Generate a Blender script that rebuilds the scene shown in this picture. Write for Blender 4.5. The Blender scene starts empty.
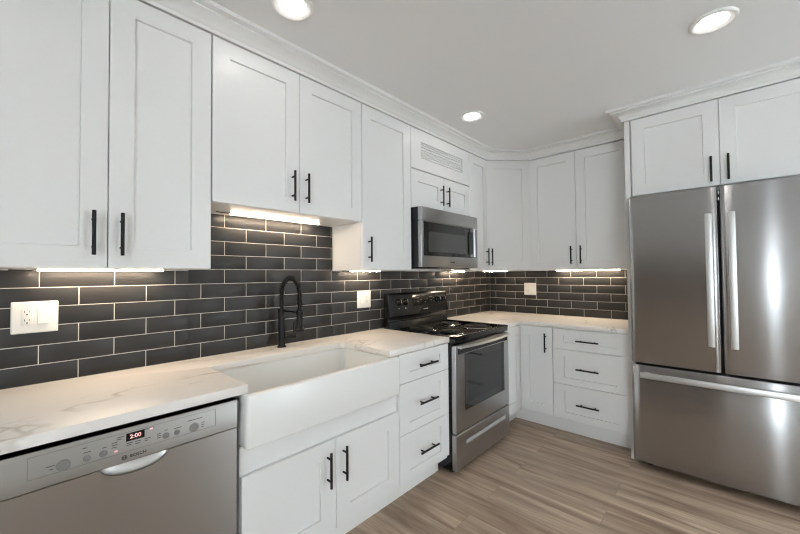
import bpy, bmesh, math, random
from mathutils import Matrix, Vector
random.seed(7)
PI = math.pi
scene = bpy.context.scene
COL = scene.collection

# ---------------------------------------------------------------- camera
YAW, PITCH, ROLL, FOC = 0.7418, 0.0225, -0.0086, 358.19
cam_data = bpy.data.cameras.new('camera')
cam_data.sensor_width = 36.0
cam_data.lens = FOC * 36.0 / 800.0
cam_data.clip_start = 0.02
cam = bpy.data.objects.new('camera', cam_data)
COL.objects.link(cam)
cam.matrix_world = (Matrix.Translation((2.0312, -3.7472, 1.3326))
                    @ Matrix.Rotation(YAW, 4, 'Z') @ Matrix.Rotation(PI / 2 + PITCH, 4, 'X')
                    @ Matrix.Rotation(ROLL, 4, 'Z'))
scene.camera = cam

# ---------------------------------------------------------------- world, exposure
world = bpy.data.worlds.new('world')
scene.world = world
world.use_nodes = True
bg = world.node_tree.nodes['Background']
bg.inputs[0].default_value = (0.84, 0.94, 1.0, 1)
bg.inputs[1].default_value = 12.5
scene.view_settings.view_transform = 'Standard'
scene.view_settings.look = 'None'
scene.view_settings.gamma = 1.0
scene.view_settings.use_curve_mapping = False
scene.view_settings.exposure = 0.03
scene.cycles.use_denoising = True
scene.cycles.denoising_prefilter = 'ACCURATE'
scene.cycles.filter_width = 1.2
scene.cycles.max_bounces = 10
scene.cycles.diffuse_bounces = 6
scene.cycles.sample_clamp_indirect = 6.0
LAMP = 24.0      # recessed ceiling lamps
LED = 125.0        # strips under the cabinets

# ---------------------------------------------------------------- materials
def lin(c):
    return tuple(((v / 255.0) / 12.92 if v / 255.0 <= 0.04045 else ((v / 255.0 + 0.055) / 1.055) ** 2.4) for v in c) + (1.0,)

def mat(name, rgb, rough=0.5, metal=0.0, bump=0.0, bscale=200.0, spec=0.5, coat=0.0, vary=0.0):
    m = bpy.data.materials.new(name)
    m.use_nodes = True
    nt = m.node_tree
    b = nt.nodes['Principled BSDF']
    b.inputs['Base Color'].default_value = lin(rgb)
    b.inputs['Roughness'].default_value = rough
    b.inputs['Metallic'].default_value = metal
    b.inputs['Specular IOR Level'].default_value = spec
    b.inputs['Coat Weight'].default_value = coat
    tc = nt.nodes.new('ShaderNodeTexCoord')
    ns = nt.nodes.new('ShaderNodeTexNoise')
    ns.inputs['Scale'].default_value = bscale
    ns.inputs['Detail'].default_value = 3
    nt.links.new(tc.outputs['Object'], ns.inputs['Vector'])
    if bump:
        bp = nt.nodes.new('ShaderNodeBump')
        bp.inputs['Strength'].default_value = bump
        bp.inputs['Distance'].default_value = 0.002
        nt.links.new(ns.outputs['Fac'], bp.inputs['Height'])
        nt.links.new(bp.outputs['Normal'], b.inputs['Normal'])
    # a little tone variation, as paint and plastic have
    mx = nt.nodes.new('ShaderNodeMixRGB')
    mx.blend_type = 'MULTIPLY'
    mx.inputs['Fac'].default_value = vary if vary else 0.03
    mx.inputs['Color1'].default_value = lin(rgb)
    nt.links.new(ns.outputs['Fac'], mx.inputs['Color2'])
    nt.links.new(mx.outputs['Color'], b.inputs['Base Color'])
    return m

def emit(name, rgb, strength):
    m = bpy.data.materials.new(name)
    m.use_nodes = True
    nt = m.node_tree
    b = nt.nodes['Principled BSDF']
    b.inputs['Base Color'].default_value = (0.8, 0.8, 0.8, 1)
    b.inputs['Emission Color'].default_value = rgb + (1,)
    b.inputs['Emission Strength'].default_value = strength
    return m

def steel(name, rgb, rough, aniso=0.75, wave=0.0, vertical=False):
    m = bpy.data.materials.new(name)
    m.use_nodes = True
    nt = m.node_tree
    b = nt.nodes['Principled BSDF']
    b.inputs['Base Color'].default_value = lin(rgb)
    b.inputs['Metallic'].default_value = 1.0
    b.inputs['Roughness'].default_value = rough
    b.inputs['Anisotropic'].default_value = aniso
    b.inputs['Anisotropic Rotation'].default_value = 0.0
    tg = nt.nodes.new('ShaderNodeCombineXYZ')
    tg.inputs[2].default_value = 1.0
    nt.links.new(tg.outputs[0], b.inputs['Tangent'])
    tc = nt.nodes.new('ShaderNodeTexCoord')
    mp = nt.nodes.new('ShaderNodeMapping')
    mp.inputs['Scale'].default_value = (2, 2, 500)
    ns = nt.nodes.new('ShaderNodeTexNoise')
    ns.inputs['Scale'].default_value = 1.0
    ns.inputs['Detail'].default_value = 2
    nt.links.new(tc.outputs['Object'], mp.inputs['Vector'])
    nt.links.new(mp.outputs[0], ns.inputs['Vector'])
    mr = nt.nodes.new('ShaderNodeMapRange')
    mr.inputs['To Min'].default_value = rough - 0.012
    mr.inputs['To Max'].default_value = rough + 0.012
    nt.links.new(ns.outputs['Fac'], mr.inputs['Value'])
    nt.links.new(mr.outputs[0], b.inputs['Roughness'])
    if aniso > 0.95:
        # a second, rougher lobe along the brushing
        b2 = nt.nodes.new('ShaderNodeBsdfAnisotropic')
        b2.inputs['Color'].default_value = lin(rgb)
        b2.inputs['Roughness'].default_value = rough * 1.15
        b2.inputs['Anisotropy'].default_value = -0.86
        nt.links.new(tg.outputs[0], b2.inputs['Tangent'])
        mxs = nt.nodes.new('ShaderNodeMixShader')
        mxs.inputs[0].default_value = 0.38
        nt.links.new(b.outputs[0], mxs.inputs[1])
        nt.links.new(b2.outputs[0], mxs.inputs[2])
        nt.links.new(mxs.outputs[0], nt.nodes['Material Output'].inputs['Surface'])
    if wave:
        n2 = nt.nodes.new('ShaderNodeTexNoise')
        n2.inputs['Scale'].default_value = 3.2
        n2.inputs['Detail'].default_value = 0.5
        nt.links.new(tc.outputs['Object'], n2.inputs['Vector'])
        bp = nt.nodes.new('ShaderNodeBump')
        bp.inputs['Strength'].default_value = wave
        bp.inputs['Distance'].default_value = 0.01
        nt.links.new(n2.outputs['Fac'], bp.inputs['Height'])
        nt.links.new(bp.outputs['Normal'], b.inputs['Normal'])
    return m

def quartz():
    m = bpy.data.materials.new('veined_quartz')
    m.use_nodes = True
    nt = m.node_tree
    b = nt.nodes['Principled BSDF']
    b.inputs['Roughness'].default_value = 0.34
    tc = nt.nodes.new('ShaderNodeTexCoord')
    mp = nt.nodes.new('ShaderNodeMapping')
    mp.inputs['Rotation'].default_value = (0, 0, 0.5)
    mp.inputs['Scale'].default_value = (1.0, 0.55, 1.0)
    nt.links.new(tc.outputs['Object'], mp.inputs['Vector'])
    def vein(scale, dist, width, dark):
        n = nt.nodes.new('ShaderNodeTexNoise')
        n.inputs['Scale'].default_value = scale
        n.inputs['Detail'].default_value = 4
        n.inputs['Distortion'].default_value = dist
        nt.links.new(mp.outputs[0], n.inputs['Vector'])
        s = nt.nodes.new('ShaderNodeMath'); s.operation = 'SUBTRACT'; s.inputs[1].default_value = 0.5
        a = nt.nodes.new('ShaderNodeMath'); a.operation = 'ABSOLUTE'
        r = nt.nodes.new('ShaderNodeMapRange')
        r.inputs['From Max'].default_value = width
        r.inputs['To Min'].default_value = dark
        r.inputs['To Max'].default_value = 0.0
        nt.links.new(n.outputs['Fac'], s.inputs[0])
        nt.links.new(s.outputs[0], a.inputs[0])
        nt.links.new(a.outputs[0], r.inputs['Value'])
        return r.outputs[0]
    v1 = vein(1.7, 0.9, 0.012, 0.6)
    v2 = vein(4.5, 0.5, 0.006, 0.40)
    gate = nt.nodes.new('ShaderNodeTexNoise')
    gate.inputs['Scale'].default_value = 2.6
    nt.links.new(tc.outputs['Object'], gate.inputs['Vector'])
    gr = nt.nodes.new('ShaderNodeMapRange')
    gr.inputs['From Min'].default_value = 0.45
    gr.inputs['From Max'].default_value = 0.62
    nt.links.new(gate.outputs['Fac'], gr.inputs['Value'])
    mm = nt.nodes.new('ShaderNodeMath'); mm.operation = 'MAXIMUM'
    nt.links.new(v1, mm.inputs[0]); nt.links.new(v2, mm.inputs[1])
    mg = nt.nodes.new('ShaderNodeMath'); mg.operation = 'MULTIPLY'
    nt.links.new(mm.outputs[0], mg.inputs[0]); nt.links.new(gr.outputs[0], mg.inputs[1])
    mx = nt.nodes.new('ShaderNodeMixRGB')
    mx.inputs['Color1'].default_value = lin((226, 222, 217))
    mx.inputs['Color2'].default_value = lin((150, 132, 112))
    nt.links.new(mg.outputs[0], mx.inputs['Fac'])
    nt.links.new(mx.outputs[0], b.inputs['Base Color'])
    return m

def wood_floor():
    m = bpy.data.materials.new('oak_planks')
    m.use_nodes = True
    nt = m.node_tree
    b = nt.nodes['Principled BSDF']
    tc = nt.nodes.new('ShaderNodeTexCoord')
    br = nt.nodes.new('ShaderNodeTexBrick')
    br.inputs['Scale'].default_value = 1.0
    br.inputs['Brick Width'].default_value = 1.5
    br.inputs['Row Height'].default_value = 0.182
    br.inputs['Mortar Size'].default_value = 0.0012
    br.inputs['Mortar Smooth'].default_value = 0.3
    br.offset = 0.37
    br.inputs['Color1'].default_value = (0.0, 0.0, 0.0, 1)
    br.inputs['Color2'].default_value = (1, 1, 1, 1)
    br.inputs['Mortar'].default_value = (0.5, 0.5, 0.5, 1)
    nt.links.new(tc.outputs['Object'], br.inputs['Vector'])
    # grain: noise stretched along x, shifted per plank
    ad = nt.nodes.new('ShaderNodeVectorMath'); ad.operation = 'MULTIPLY_ADD'
    ad.inputs[1].default_value = (9, 5, 3)
    nt.links.new(br.outputs['Color'], ad.inputs[0])
    nt.links.new(tc.outputs['Object'], ad.inputs[2])
    def grain(sx, sy, detail, dist):
        mp = nt.nodes.new('ShaderNodeMapping')
        mp.inputs['Scale'].default_value = (sx, sy, 1)
        n = nt.nodes.new('ShaderNodeTexNoise')
        n.inputs['Scale'].default_value = 1
        n.inputs['Detail'].default_value = detail
        n.inputs['Distortion'].default_value = dist
        nt.links.new(ad.outputs[0], mp.inputs['Vector'])
        nt.links.new(mp.outputs[0], n.inputs['Vector'])
        return n.outputs['Fac']
    g1 = grain(1.0, 11, 5, 1.1)
    g2 = grain(5, 110, 4, 0.2)
    r1 = nt.nodes.new('ShaderNodeValToRGB')
    r1.color_ramp.elements[0].position = 0.30
    r1.color_ramp.elements[0].color = lin((128, 106, 88))
    r1.color_ramp.elements[1].position = 0.68
    r1.color_ramp.elements[1].color = lin((190, 168, 147))
    nt.links.new(g1, r1.inputs['Fac'])
    m2 = nt.nodes.new('ShaderNodeMixRGB'); m2.blend_type = 'OVERLAY'
    m2.inputs['Fac'].default_value = 0.4
    nt.links.new(r1.outputs[0], m2.inputs['Color1'])
    nt.links.new(g2, m2.inputs['Color2'])
    m3 = nt.nodes.new('ShaderNodeMixRGB'); m3.blend_type = 'OVERLAY'
    m3.inputs['Fac'].default_value = 0.10
    nt.links.new(m2.outputs[0], m3.inputs['Color1'])
    nt.links.new(br.outputs['Color'], m3.inputs['Color2'])
    m4 = nt.nodes.new('ShaderNodeMixRGB')
    m4.inputs['Color2'].default_value = lin((78, 62, 50))
    sc = nt.nodes.new('ShaderNodeMath'); sc.operation = 'MULTIPLY'; sc.inputs[1].default_value = 0.4
    nt.links.new(br.outputs['Fac'], sc.inputs[0])
    nt.links.new(sc.outputs[0], m4.inputs['Fac'])
    nt.links.new(m3.outputs[0], m4.inputs['Color1'])
    nt.links.new(m4.outputs[0], b.inputs['Base Color'])
    b.inputs['Roughness'].default_value = 0.42
    bp = nt.nodes.new('ShaderNodeBump')
    bp.inputs['Strength'].default_value = 0.12
    bp.inputs['Distance'].default_value = 0.001
    nt.links.new(g2, bp.inputs['Height'])
    nt.links.new(bp.outputs[0], b.inputs['Normal'])
    return m

def tile_mat():
    m = bpy.data.materials.new('glazed_grey_tile')
    m.use_nodes = True
    nt = m.node_tree
    b = nt.nodes['Principled BSDF']
    b.inputs['Roughness'].default_value = 0.42
    b.inputs['Specular IOR Level'].default_value = 0.36
    g = nt.nodes.new('ShaderNodeNewGeometry')
    r = nt.nodes.new('ShaderNodeValToRGB')
    r.color_ramp.elements[0].color = lin((38, 38, 38))
    r.color_ramp.elements[1].color = lin((48, 47, 47))
    nt.links.new(g.outputs['Random Per Island'], r.inputs['Fac'])
    nt.links.new(r.outputs[0], b.inputs['Base Color'])
    tc = nt.nodes.new('ShaderNodeTexCoord')
    n = nt.nodes.new('ShaderNodeTexNoise')
    n.inputs['Scale'].default_value = 14
    nt.links.new(tc.outputs['Object'], n.inputs['Vector'])
    bp = nt.nodes.new('ShaderNodeBump')
    bp.inputs['Strength'].default_value = 0.02
    bp.inputs['Distance'].default_value = 0.002
    nt.links.new(n.outputs['Fac'], bp.inputs['Height'])
    nt.links.new(bp.outputs[0], b.inputs['Normal'])
    return m

M = dict(
    white=mat('white_cabinet_paint', (226, 226, 225), 0.30, bump=0.015, bscale=60),
    inside=mat('cabinet_underside', (226, 218, 206), 0.5),
    wall=mat('wall_paint', (230, 229, 227), 0.7, bump=0.05, bscale=300),
    ceil=mat('ceiling_paint', (232, 232, 232), 0.8, bump=0.05, bscale=250),
    trim=mat('trim_paint', (228, 228, 226), 0.35),
    black=mat('matte_black_metal', (7, 7, 8), 0.45, spec=0.3),
    gloss=mat('black_enamel', (9, 9, 10), 0.12),
    dark=mat('dark_plastic', (20, 20, 21), 0.5),
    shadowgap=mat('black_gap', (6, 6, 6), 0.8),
    glass=mat('dark_oven_glass', (16, 17, 17), 0.06, spec=0.8),
    screen=mat('microwave_mesh_window', (66, 67, 65), 0.12, spec=0.7),
    ovenscreen=mat('oven_inner_window', (31, 33, 33), 0.12, spec=0.6),
    iron=mat('coil_element', (24, 23, 23), 0.5),
    chrome=steel('polished_chrome', (215, 215, 215), 0.12, 0.0),
    fridge=steel('fridge_steel', (176, 176, 177), 0.19, 1.0, wave=0.06),
    steel=steel('brushed_steel', (178, 178, 178), 0.30, 0.6),
    bar=steel('handle_steel', (208, 208, 207), 0.38, 0.0),
    pocket=steel('lit_pocket_steel', (196, 195, 193), 0.42, 0.0),  # steel lightened, the light caught in the scoop put into its colour
    fascia=mat('control_fascia_black', (20, 21, 22), 0.26),
    brown=mat('added_door_brown', (84, 62, 48), 0.45),
    panel=steel('dishwasher_panel_steel', (165, 163, 159), 0.42, 0.2),
    ceramic=mat('white_fireclay', (232, 232, 230), 0.22),
    plate=mat('white_plastic_plate', (228, 225, 219), 0.35),
    slot=mat('slot_dark', (60, 52, 46), 0.6),
    grout=mat('pale_grout', (205, 199, 191), 0.8),
    print=mat('dark_printing', (46, 46, 47), 0.6),
    button=mat('grey_button', (122, 121, 118), 0.4),
    knobtick=mat('pale_marking', (214, 212, 206), 0.4),
    grille=mat('grille_white', (224, 224, 223), 0.5),
    alu=mat('light_bar_housing', (168, 163, 156), 0.4),
    tile=tile_mat(), quartz=quartz(), floor=wood_floor(),
    lamp=emit('lamp_lens', (1.0, 0.96, 0.91), LAMP),
    led=emit('led_diffuser', (1.0, 0.79, 0.58), LED),
    red=emit('red_led', (1.0, 0.05, 0.06), 0.55),
)

# ---------------------------------------------------------------- helpers
ORG = {}

class MB:
    """collects shapes given in world coordinates and links them as one mesh"""
    def __init__(self, fr=None):
        self.bm = bmesh.new()
        self.fr = fr or Matrix.Identity(4)

    def add(self, src):
        src.transform(self.fr)
        me = bpy.data.meshes.new('tmp')
        src.to_mesh(me)
        src.free()
        self.bm.from_mesh(me)
        bpy.data.meshes.remove(me)
        return self

    def box(self, x0, x1, y0, y1, z0, z1, bev=0.0, seg=2):
        b = bmesh.new()
        r = bmesh.ops.create_cube(b, size=1.0)
        for v in b.verts:
            v.co = Vector(((x0 + x1) / 2 + v.co.x * (x1 - x0), (y0 + y1) / 2 + v.co.y * (y1 - y0), (z0 + z1) / 2 + v.co.z * (z1 - z0)))
        if bev:
            bmesh.ops.bevel(b, geom=b.edges[:], offset=bev, segments=seg, affect='EDGES', profile=0.5)
        return self.add(b)

    def prism(self, pts, h0, h1, axis='z', bev=0.0):
        """polygon pts extruded along an axis; pts are the other two coordinates in order"""
        b = bmesh.new()
        def co(p, h):
            return {'z': (p[0], p[1], h), 'y': (p[0], h, p[1]), 'x': (h, p[0], p[1])}[axis]
        lo = [b.verts.new(co(p, h0)) for p in pts]
        hi = [b.verts.new(co(p, h1)) for p in pts]
        n = len(pts)
        b.faces.new(lo); b.faces.new(hi)
        for i in range(n):
            b.faces.new((lo[i], lo[(i + 1) % n], hi[(i + 1) % n], hi[i]))
        bmesh.ops.recalc_face_normals(b, faces=b.faces[:])
        if bev:
            bmesh.ops.bevel(b, geom=b.edges[:], offset=bev, segments=2, affect='EDGES', profile=0.5)
        return self.add(b)

    def tube(self, path, r, seg=12, caps=True):
        b = bmesh.new()
        path = [Vector(p) for p in path]
        rr = r if isinstance(r, (list, tuple)) else [r] * len(path)
        up = None
        rings = []
        for i, p in enumerate(path):
            t = (path[min(i + 1, len(path) - 1)] - path[max(i - 1, 0)]).normalized()
            if up is None:
                up = t.orthogonal().normalized()
            up = (up - t * up.dot(t))
            up = up.normalized() if up.length > 1e-6 else t.orthogonal().normalized()
            s = t.cross(up)
            rings.append([b.verts.new(p + (up * math.cos(2 * PI * k / seg) + s * math.sin(2 * PI * k / seg)) * rr[i]) for k in range(seg)])
        for i in range(len(rings) - 1):
            for k in range(seg):
                b.faces.new((rings[i][k], rings[i][(k + 1) % seg], rings[i + 1][(k + 1) % seg], rings[i + 1][k]))
        if caps:
            b.faces.new(rings[0]); b.faces.new(rings[-1])
        bmesh.ops.recalc_face_normals(b, faces=b.faces[:])
        return self.add(b)

    def lathe(self, c, axis, prof, seg=32):
        """prof: (radius, height along axis) from c"""
        b = bmesh.new()
        a = Vector(axis).normalized()
        u = a.orthogonal().normalized(); w = a.cross(u)
        rings = []
        for (r, h) in prof:
            p = Vector(c) + a * h
            rings.append([b.verts.new(p + (u * math.cos(2 * PI * k / seg) + w * math.sin(2 * PI * k / seg)) * max(r, 1e-5)) for k in range(seg)])
        for i in range(len(rings) - 1):
            for k in range(seg):
                b.faces.new((rings[i][k], rings[i][(k + 1) % seg], rings[i + 1][(k + 1) % seg], rings[i + 1][k]))
        b.faces.new(rings[0]); b.faces.new(rings[-1])
        bmesh.ops.remove_doubles(b, verts=b.verts[:], dist=1e-4)
        bmesh.ops.recalc_face_normals(b, faces=b.faces[:])
        return self.add(b)

    def loops(self, loops, cap0=True, cap1=True):
        b = bmesh.new()
        rs = [[b.verts.new(p) for p in lp] for lp in loops]
        n = len(rs[0])
        for i in range(len(rs) - 1):
            for k in range(n):
                b.faces.new((rs[i][k], rs[i][(k + 1) % n], rs[i + 1][(k + 1) % n], rs[i + 1][k]))
        if cap0: b.faces.new(rs[0])
        if cap1: b.faces.new(rs[-1])
        bmesh.ops.recalc_face_normals(b, faces=b.faces[:])
        return self.add(b)

    def build(self, name, m, parent=None, sharp=35):
        me = bpy.data.meshes.new(name)
        o = bpy.data.objects.new(name, me)
        COL.objects.link(o)
        org = Vector((0, 0, 0))
        if parent is not None:
            org = ORG[parent.name]
            o.parent = parent
        self.bm.transform(Matrix.Translation(-org))
        for f in self.bm.faces:
            f.smooth = True
        self.bm.to_mesh(me)
        self.bm.free()
        me.set_sharp_from_angle(angle=math.radians(sharp))
        me.materials.append(m if not isinstance(m, str) else M[m])
        ORG[o.name] = org
        return o

def thing(name, label, cat, loc, group=None):
    o = bpy.data.objects.new(name, None)
    o.empty_display_size = 0.1
    COL.objects.link(o)
    o.location = loc
    ORG[o.name] = Vector(loc)
    return tag(o, label, cat, group)

def tag(o, label, cat, group=None):
    o['label'] = label
    o['category'] = cat
    if group: o['group'] = group
    return o

def whole(name, mb, m, label, cat, org, group=None):
    """a thing that is one mesh, its origin at org"""
    ORG['__t'] = Vector(org)
    class P: pass
    o = mb.build(name, m)
    o.data.transform(Matrix.Translation(-Vector(org)))
    o.location = org
    ORG[o.name] = Vector(org)
    return tag(o, label, cat, group)

def struct(name, mb, m):
    o = mb.build(name, m)
    o['kind'] = 'structure'
    return o

def frame(ox, oy, deg):
    """local x to the right along a cabinet run, local y into the wall, z up"""
    return Matrix.Translation((ox, oy, 0)) @ Matrix.Rotation(math.radians(deg), 4, 'Z')

def rrect(x0, x1, y0, y1, z, r, n=6):
    pts = []
    for cx, cy, a0 in ((x1 - r, y1 - r, 0), (x0 + r, y1 - r, 90), (x0 + r, y0 + r, 180), (x1 - r, y0 + r, 270)):
        for k in range(n + 1):
            a = math.radians(a0 + 90 * k / n)
            pts.append((cx + r * math.cos(a), cy + r * math.sin(a), z))
    return pts

def text_mesh(body, size, fr, name, m, parent, depth=0.0006, spacing=1.0):
    cu = bpy.data.curves.new('lettering', 'FONT')
    cu.body = body
    cu.size = size
    cu.extrude = depth
    cu.align_x = 'CENTER'; cu.align_y = 'CENTER'
    cu.space_character = spacing
    cu.offset = size * 0.012
    t = bpy.data.objects.new('lettering', cu)
    COL.objects.link(t)
    me = bpy.data.meshes.new_from_object(t.evaluated_get(bpy.context.evaluated_depsgraph_get()))
    bpy.data.objects.remove(t)
    bm = bmesh.new()
    bm.from_mesh(me)
    bpy.data.meshes.remove(me)
    mb = MB(fr @ Matrix.Rotation(PI / 2, 4, 'X'))
    mb.add(bm)
    return mb.build(name, m, parent)

# ---------------------------------------------------------------- main measures
CEIL = 2.525
CT = 0.914          # countertop
CB = 0.880
XU, XD, XC = 0.317, 0.640, 0.648
DOOR = 0.02
ZU, ZT = 1.3675, 2.4405
RX, RY = 4.6, -6.6  # far sides of the room

# ---------------------------------------------------------------- room
struct('floor', MB().box(-0.1, RX + 0.1, RY - 0.1, 0.1, -0.1, 0.0), 'floor')
struct('ceiling', MB().box(-0.1, RX + 0.1, RY - 0.1, 0.1, CEIL, CEIL + 0.1), 'ceil')
struct('wall_left', MB().box(-0.1, 0, RY, 0.1, 0, CEIL), 'wall')
struct('wall_back', MB().box(0, RX, 0, 0.1, 0, CEIL), 'wall')
# unseen right and rear walls, with openings added to let in world light
w = MB()
w.box(RX, RX + 0.1, -0.86, 0, 0, CEIL); w.box(RX, RX + 0.1, RY, -1.40, 0, CEIL)
w.box(RX, RX + 0.1, -1.40, -0.86, 0, 0.1); w.box(RX, RX + 0.1, -1.40, -0.86, 2.3, CEIL)
struct('wall_right', w, 'wall')
w = MB()
w.box(-0.1, 2.62, RY - 0.1, RY, 0, CEIL); w.box(2.75, 3.4, RY - 0.1, RY, 0, CEIL); w.box(4.56, RX + 0.1, RY - 0.1, RY, 0, CEIL)
w.box(3.4, 4.56, RY - 0.1, RY, 2.3, CEIL)
w.box(2.62, 2.75, RY - 0.1, RY, 2.2, CEIL)  # slim slot added to give the refrigerator its bright streak
struct('wall_rear', w, 'wall')
w = MB()
for xa_ in (0.42, 1.19):
    w.box(xa_, xa_ + 0.765, RY + 0.002, RY + 0.045, 0.005, 2.25, 0.004, 1)
    for za_, zb_ in ((0.15, 0.95), (1.10, 2.10)):
        w.box(xa_ + 0.12, xa_ + 0.645, RY + 0.046, RY + 0.056, za_, zb_, 0.006, 1)
struct('added_door_1', w, 'brown')  # unseen door, added so the refrigerator mirrors something dark brown

# crown moulding, swept with mitred corners along a run given at the cabinet face
def crown(name, path, z0, z1, proj):
    h = z1 - z0
    prof = [(0, 0), (0.014, 0), (0.014, 0.20 * h), (0.020, 0.24 * h), (0.026, 0.36 * h), (0.040, 0.50 * h), (0.066, 0.62 * h),
            (0.074, 0.64 * h), (0.074, 0.74 * h), (proj, 0.76 * h), (proj, h), (0, h)]
    pts = [Vector(p) for p in path]
    nor = []
    for i in range(len(pts) - 1):
        d = (pts[i + 1] - pts[i]).normalized()
        nor.append(Vector((d.y, -d.x)))
    loops = []
    for i, p in enumerate(pts):
        if i == 0: n = nor[0]
        elif i == len(pts) - 1: n = nor[-1]
        else:
            n = (nor[i - 1] + nor[i]); n = n / (n.length_squared / 2)
        loops.append([(p.x + n.x * a, p.y + n.y * a, z0 + b) for a, b in prof])
    mb = MB().loops(loops)
    return struct(name, mb, 'trim')

DG = 0.610
FX0, FY = 1.488, -0.709     # fridge surround: left face, front of its doors
crown('trim_1', [(XU - 0.006, -3.87), (XU - 0.006, -DG), (DG, -XU + 0.006), (FX0, -XU + 0.006)], ZT + 0.003, CEIL, 0.10)
crown('trim_2', [(FX0, -0.32), (FX0, FY + 0.006), (2.53, FY + 0.006), (2.53, 0)], ZT + 0.003, CEIL, 0.10)

# ---------------------------------------------------------------- tiled backsplash
TH, GR = 0.0762, 0.0030
def tiles(fr, TW, phase, zones, name, label, org):
    """zones: (xa, xb, ztop); rows start at the countertop"""
    g = MB(fr); t = MB(fr)
    for xa, xb, zt in zones:
        g.box(xa, xb, -0.0068, -0.0005, CT, zt)
        k = 0
        while CT + k * TH < zt - 0.004:
            z0 = CT + k * TH + GR / 2; z1 = min(CT + (k + 1) * TH - GR / 2, zt)
            off = phase + (TW / 2 if k % 2 else 0)
            i = math.floor((xa - off) / TW)
            while off + i * TW < xb:
                a = max(off + i * TW + GR / 2, xa); c = min(off + (i + 1) * TW - GR / 2, xb)
                if c - a > 0.006:
                    e = 0.0016
                    t.loops([[(a, -0.006, z0), (c, -0.006, z0), (c, -0.006, z1), (a, -0.006, z1)],
                             [(a, -0.0072, z0), (c, -0.0072, z0), (c, -0.0072, z1), (a, -0.0072, z1)],
                             [(a + e, -0.008, z0 + e), (c - e, -0.008, z0 + e), (c - e, -0.008, z1 - e), (a + e, -0.008, z1 - e)]], cap0=False)
                i += 1
            k += 1
    root = thing(name, label, 'backsplash', org)
    g.build('grout', 'grout', root)
    t.build('tile_field', 'tile', root)
    return root

FL = frame(0, 0, 90)     # left wall: local x = world y
FB = frame(0, 0, 0)      # back wall
tiles(FL, 0.2372, -0.2262, [(-3.87, -3.132, ZU - 0.004), (-3.132, -2.232, 1.670), (-2.232, -0.0085, ZU - 0.004)], 'tile_backsplash',
      'dark grey brick-laid tile backsplash along the long wall behind sink and range', (0, -2, CT))
tiles(FB, 0.2305, 0.0785, [(0.0085, 1.49, ZU - 0.004)], 'tile_backsplash',
      'dark grey brick-laid tile backsplash on the short wall next to the refrigerator', (0.7, 0, CT))

# ---------------------------------------------------------------- countertops
c = MB()
SL, SR, SB = -3.116, -2.325, 0.235      # sink cut-out: left, right, back
r = 0.03
arc = lambda cx, cy, a0, a1: [(cx + r * math.cos(math.radians(a0 + (a1 - a0) * k / 5)), cy + r * math.sin(math.radians(a0 + (a1 - a0) * k / 5))) for k in range(6)]
poly = [(0.001, -3.80), (XC, -3.80), (XC, SL)] + arc(SB + r, SL + r, 270, 180) + arc(SB + r, SR - r, 180, 90) + [(XC, SR), (XC, -1.757), (0.001, -1.757)]
c.prism(poly, CB, CT, 'z', bev=0.002)
whole('countertop', c, 'quartz', 'long white quartz countertop with faint veins around the sink', 'countertop', (0.3, -2.8, CB), 'quartz countertops')
c = MB()
c.prism([(0.001, -0.968), (XC, -0.968), (XC, -XC), (FX0 - 0.003, -XC), (FX0 - 0.003, -0.001), (0.001, -0.001)], CB, CT, 'z', bev=0.002)
whole('countertop', c, 'quartz', 'corner white quartz countertop between the range and the refrigerator', 'countertop', (0.4, -0.4, CB), 'quartz countertops')

# ---------------------------------------------------------------- cabinets
def shaker(mb, x0, x1, z0, z1, yf, rs, rt, rec=0.0105):
    """framed door or drawer front, front face at local y = yf"""
    e = 0.0018; yb = yf + DOOR - 0.001
    def rc(i, j, y): return [(x0 + i, y, z0 + j), (x1 - i, y, z0 + j), (x1 - i, y, z1 - j), (x0 + i, y, z1 - j)]
    mb.loops([rc(0, 0, yb), rc(0, 0, yf + e), rc(e, e, yf), rc(rs, rt, yf), rc(rs + 0.0015, rt + 0.0015, yf + rec)])

def pull(fr, x, z, yf, length, vertical, parent):
    mb = MB(fr)
    h = length / 2; s = length * 0.31
    y = yf - 0.032
    ax = (lambda t: (x, y, z + t)) if vertical else (lambda t: (x + t, y, z))
    mb.tube([ax(-h), ax(-h + 0.001), ax(h - 0.001), ax(h)], [0.0050, 0.0062, 0.0062, 0.0050], 14)
    for t in (-s, s):
        p = ax(t)
        mb.tube([(p[0], yf - 0.0005, p[2]), (p[0], y, p[2])], 0.0047, 10)
    return mb.build('handle', 'black', parent)

G = 0.0015
def cabinet(name, label, cat, group, fr, org, x0, x1, z0, z1, depth, fronts, toe=False, carcass=None):
    """carcass front at local y=0; fronts: (kind, xa, xb, za, zb, handle) with handle = (x, z, length, vertical) or None"""
    root = thing(name, label, cat, org, group)
    b = MB(fr)
    if carcass: carcass(b)
    else: b.box(x0 + 0.0005, x1 - 0.0005, 0.0, depth, z0, z1, 0.0008, 1)
    b.build('carcass', 'white', root)
    if toe:
        MB(fr).box(x0 + 0.0005, x1 - 0.0005, 0.075, 0.09, 0.0, z0 - 0.0005).build('toe_kick', 'trim', root)
    for kind, xa, xb, za, zb, h in fronts:
        m = MB(fr)
        rs, rt = {'door': (0.078, 0.078), 'base': (0.085, 0.08), 'drawer': (0.088, 0.055), 'narrow': (0.07, 0.078), 'small': (0.075, 0.085)}[kind]
        shaker(m, xa + G, xb - G, za + G, zb - G, -DOOR, rs, rt)
        d = m.build('drawer' if kind == 'drawer' else 'door', 'white', root)
        if h: pull(fr, h[0], h[1], -DOOR, h[2], h[3], d)
    return root

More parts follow.
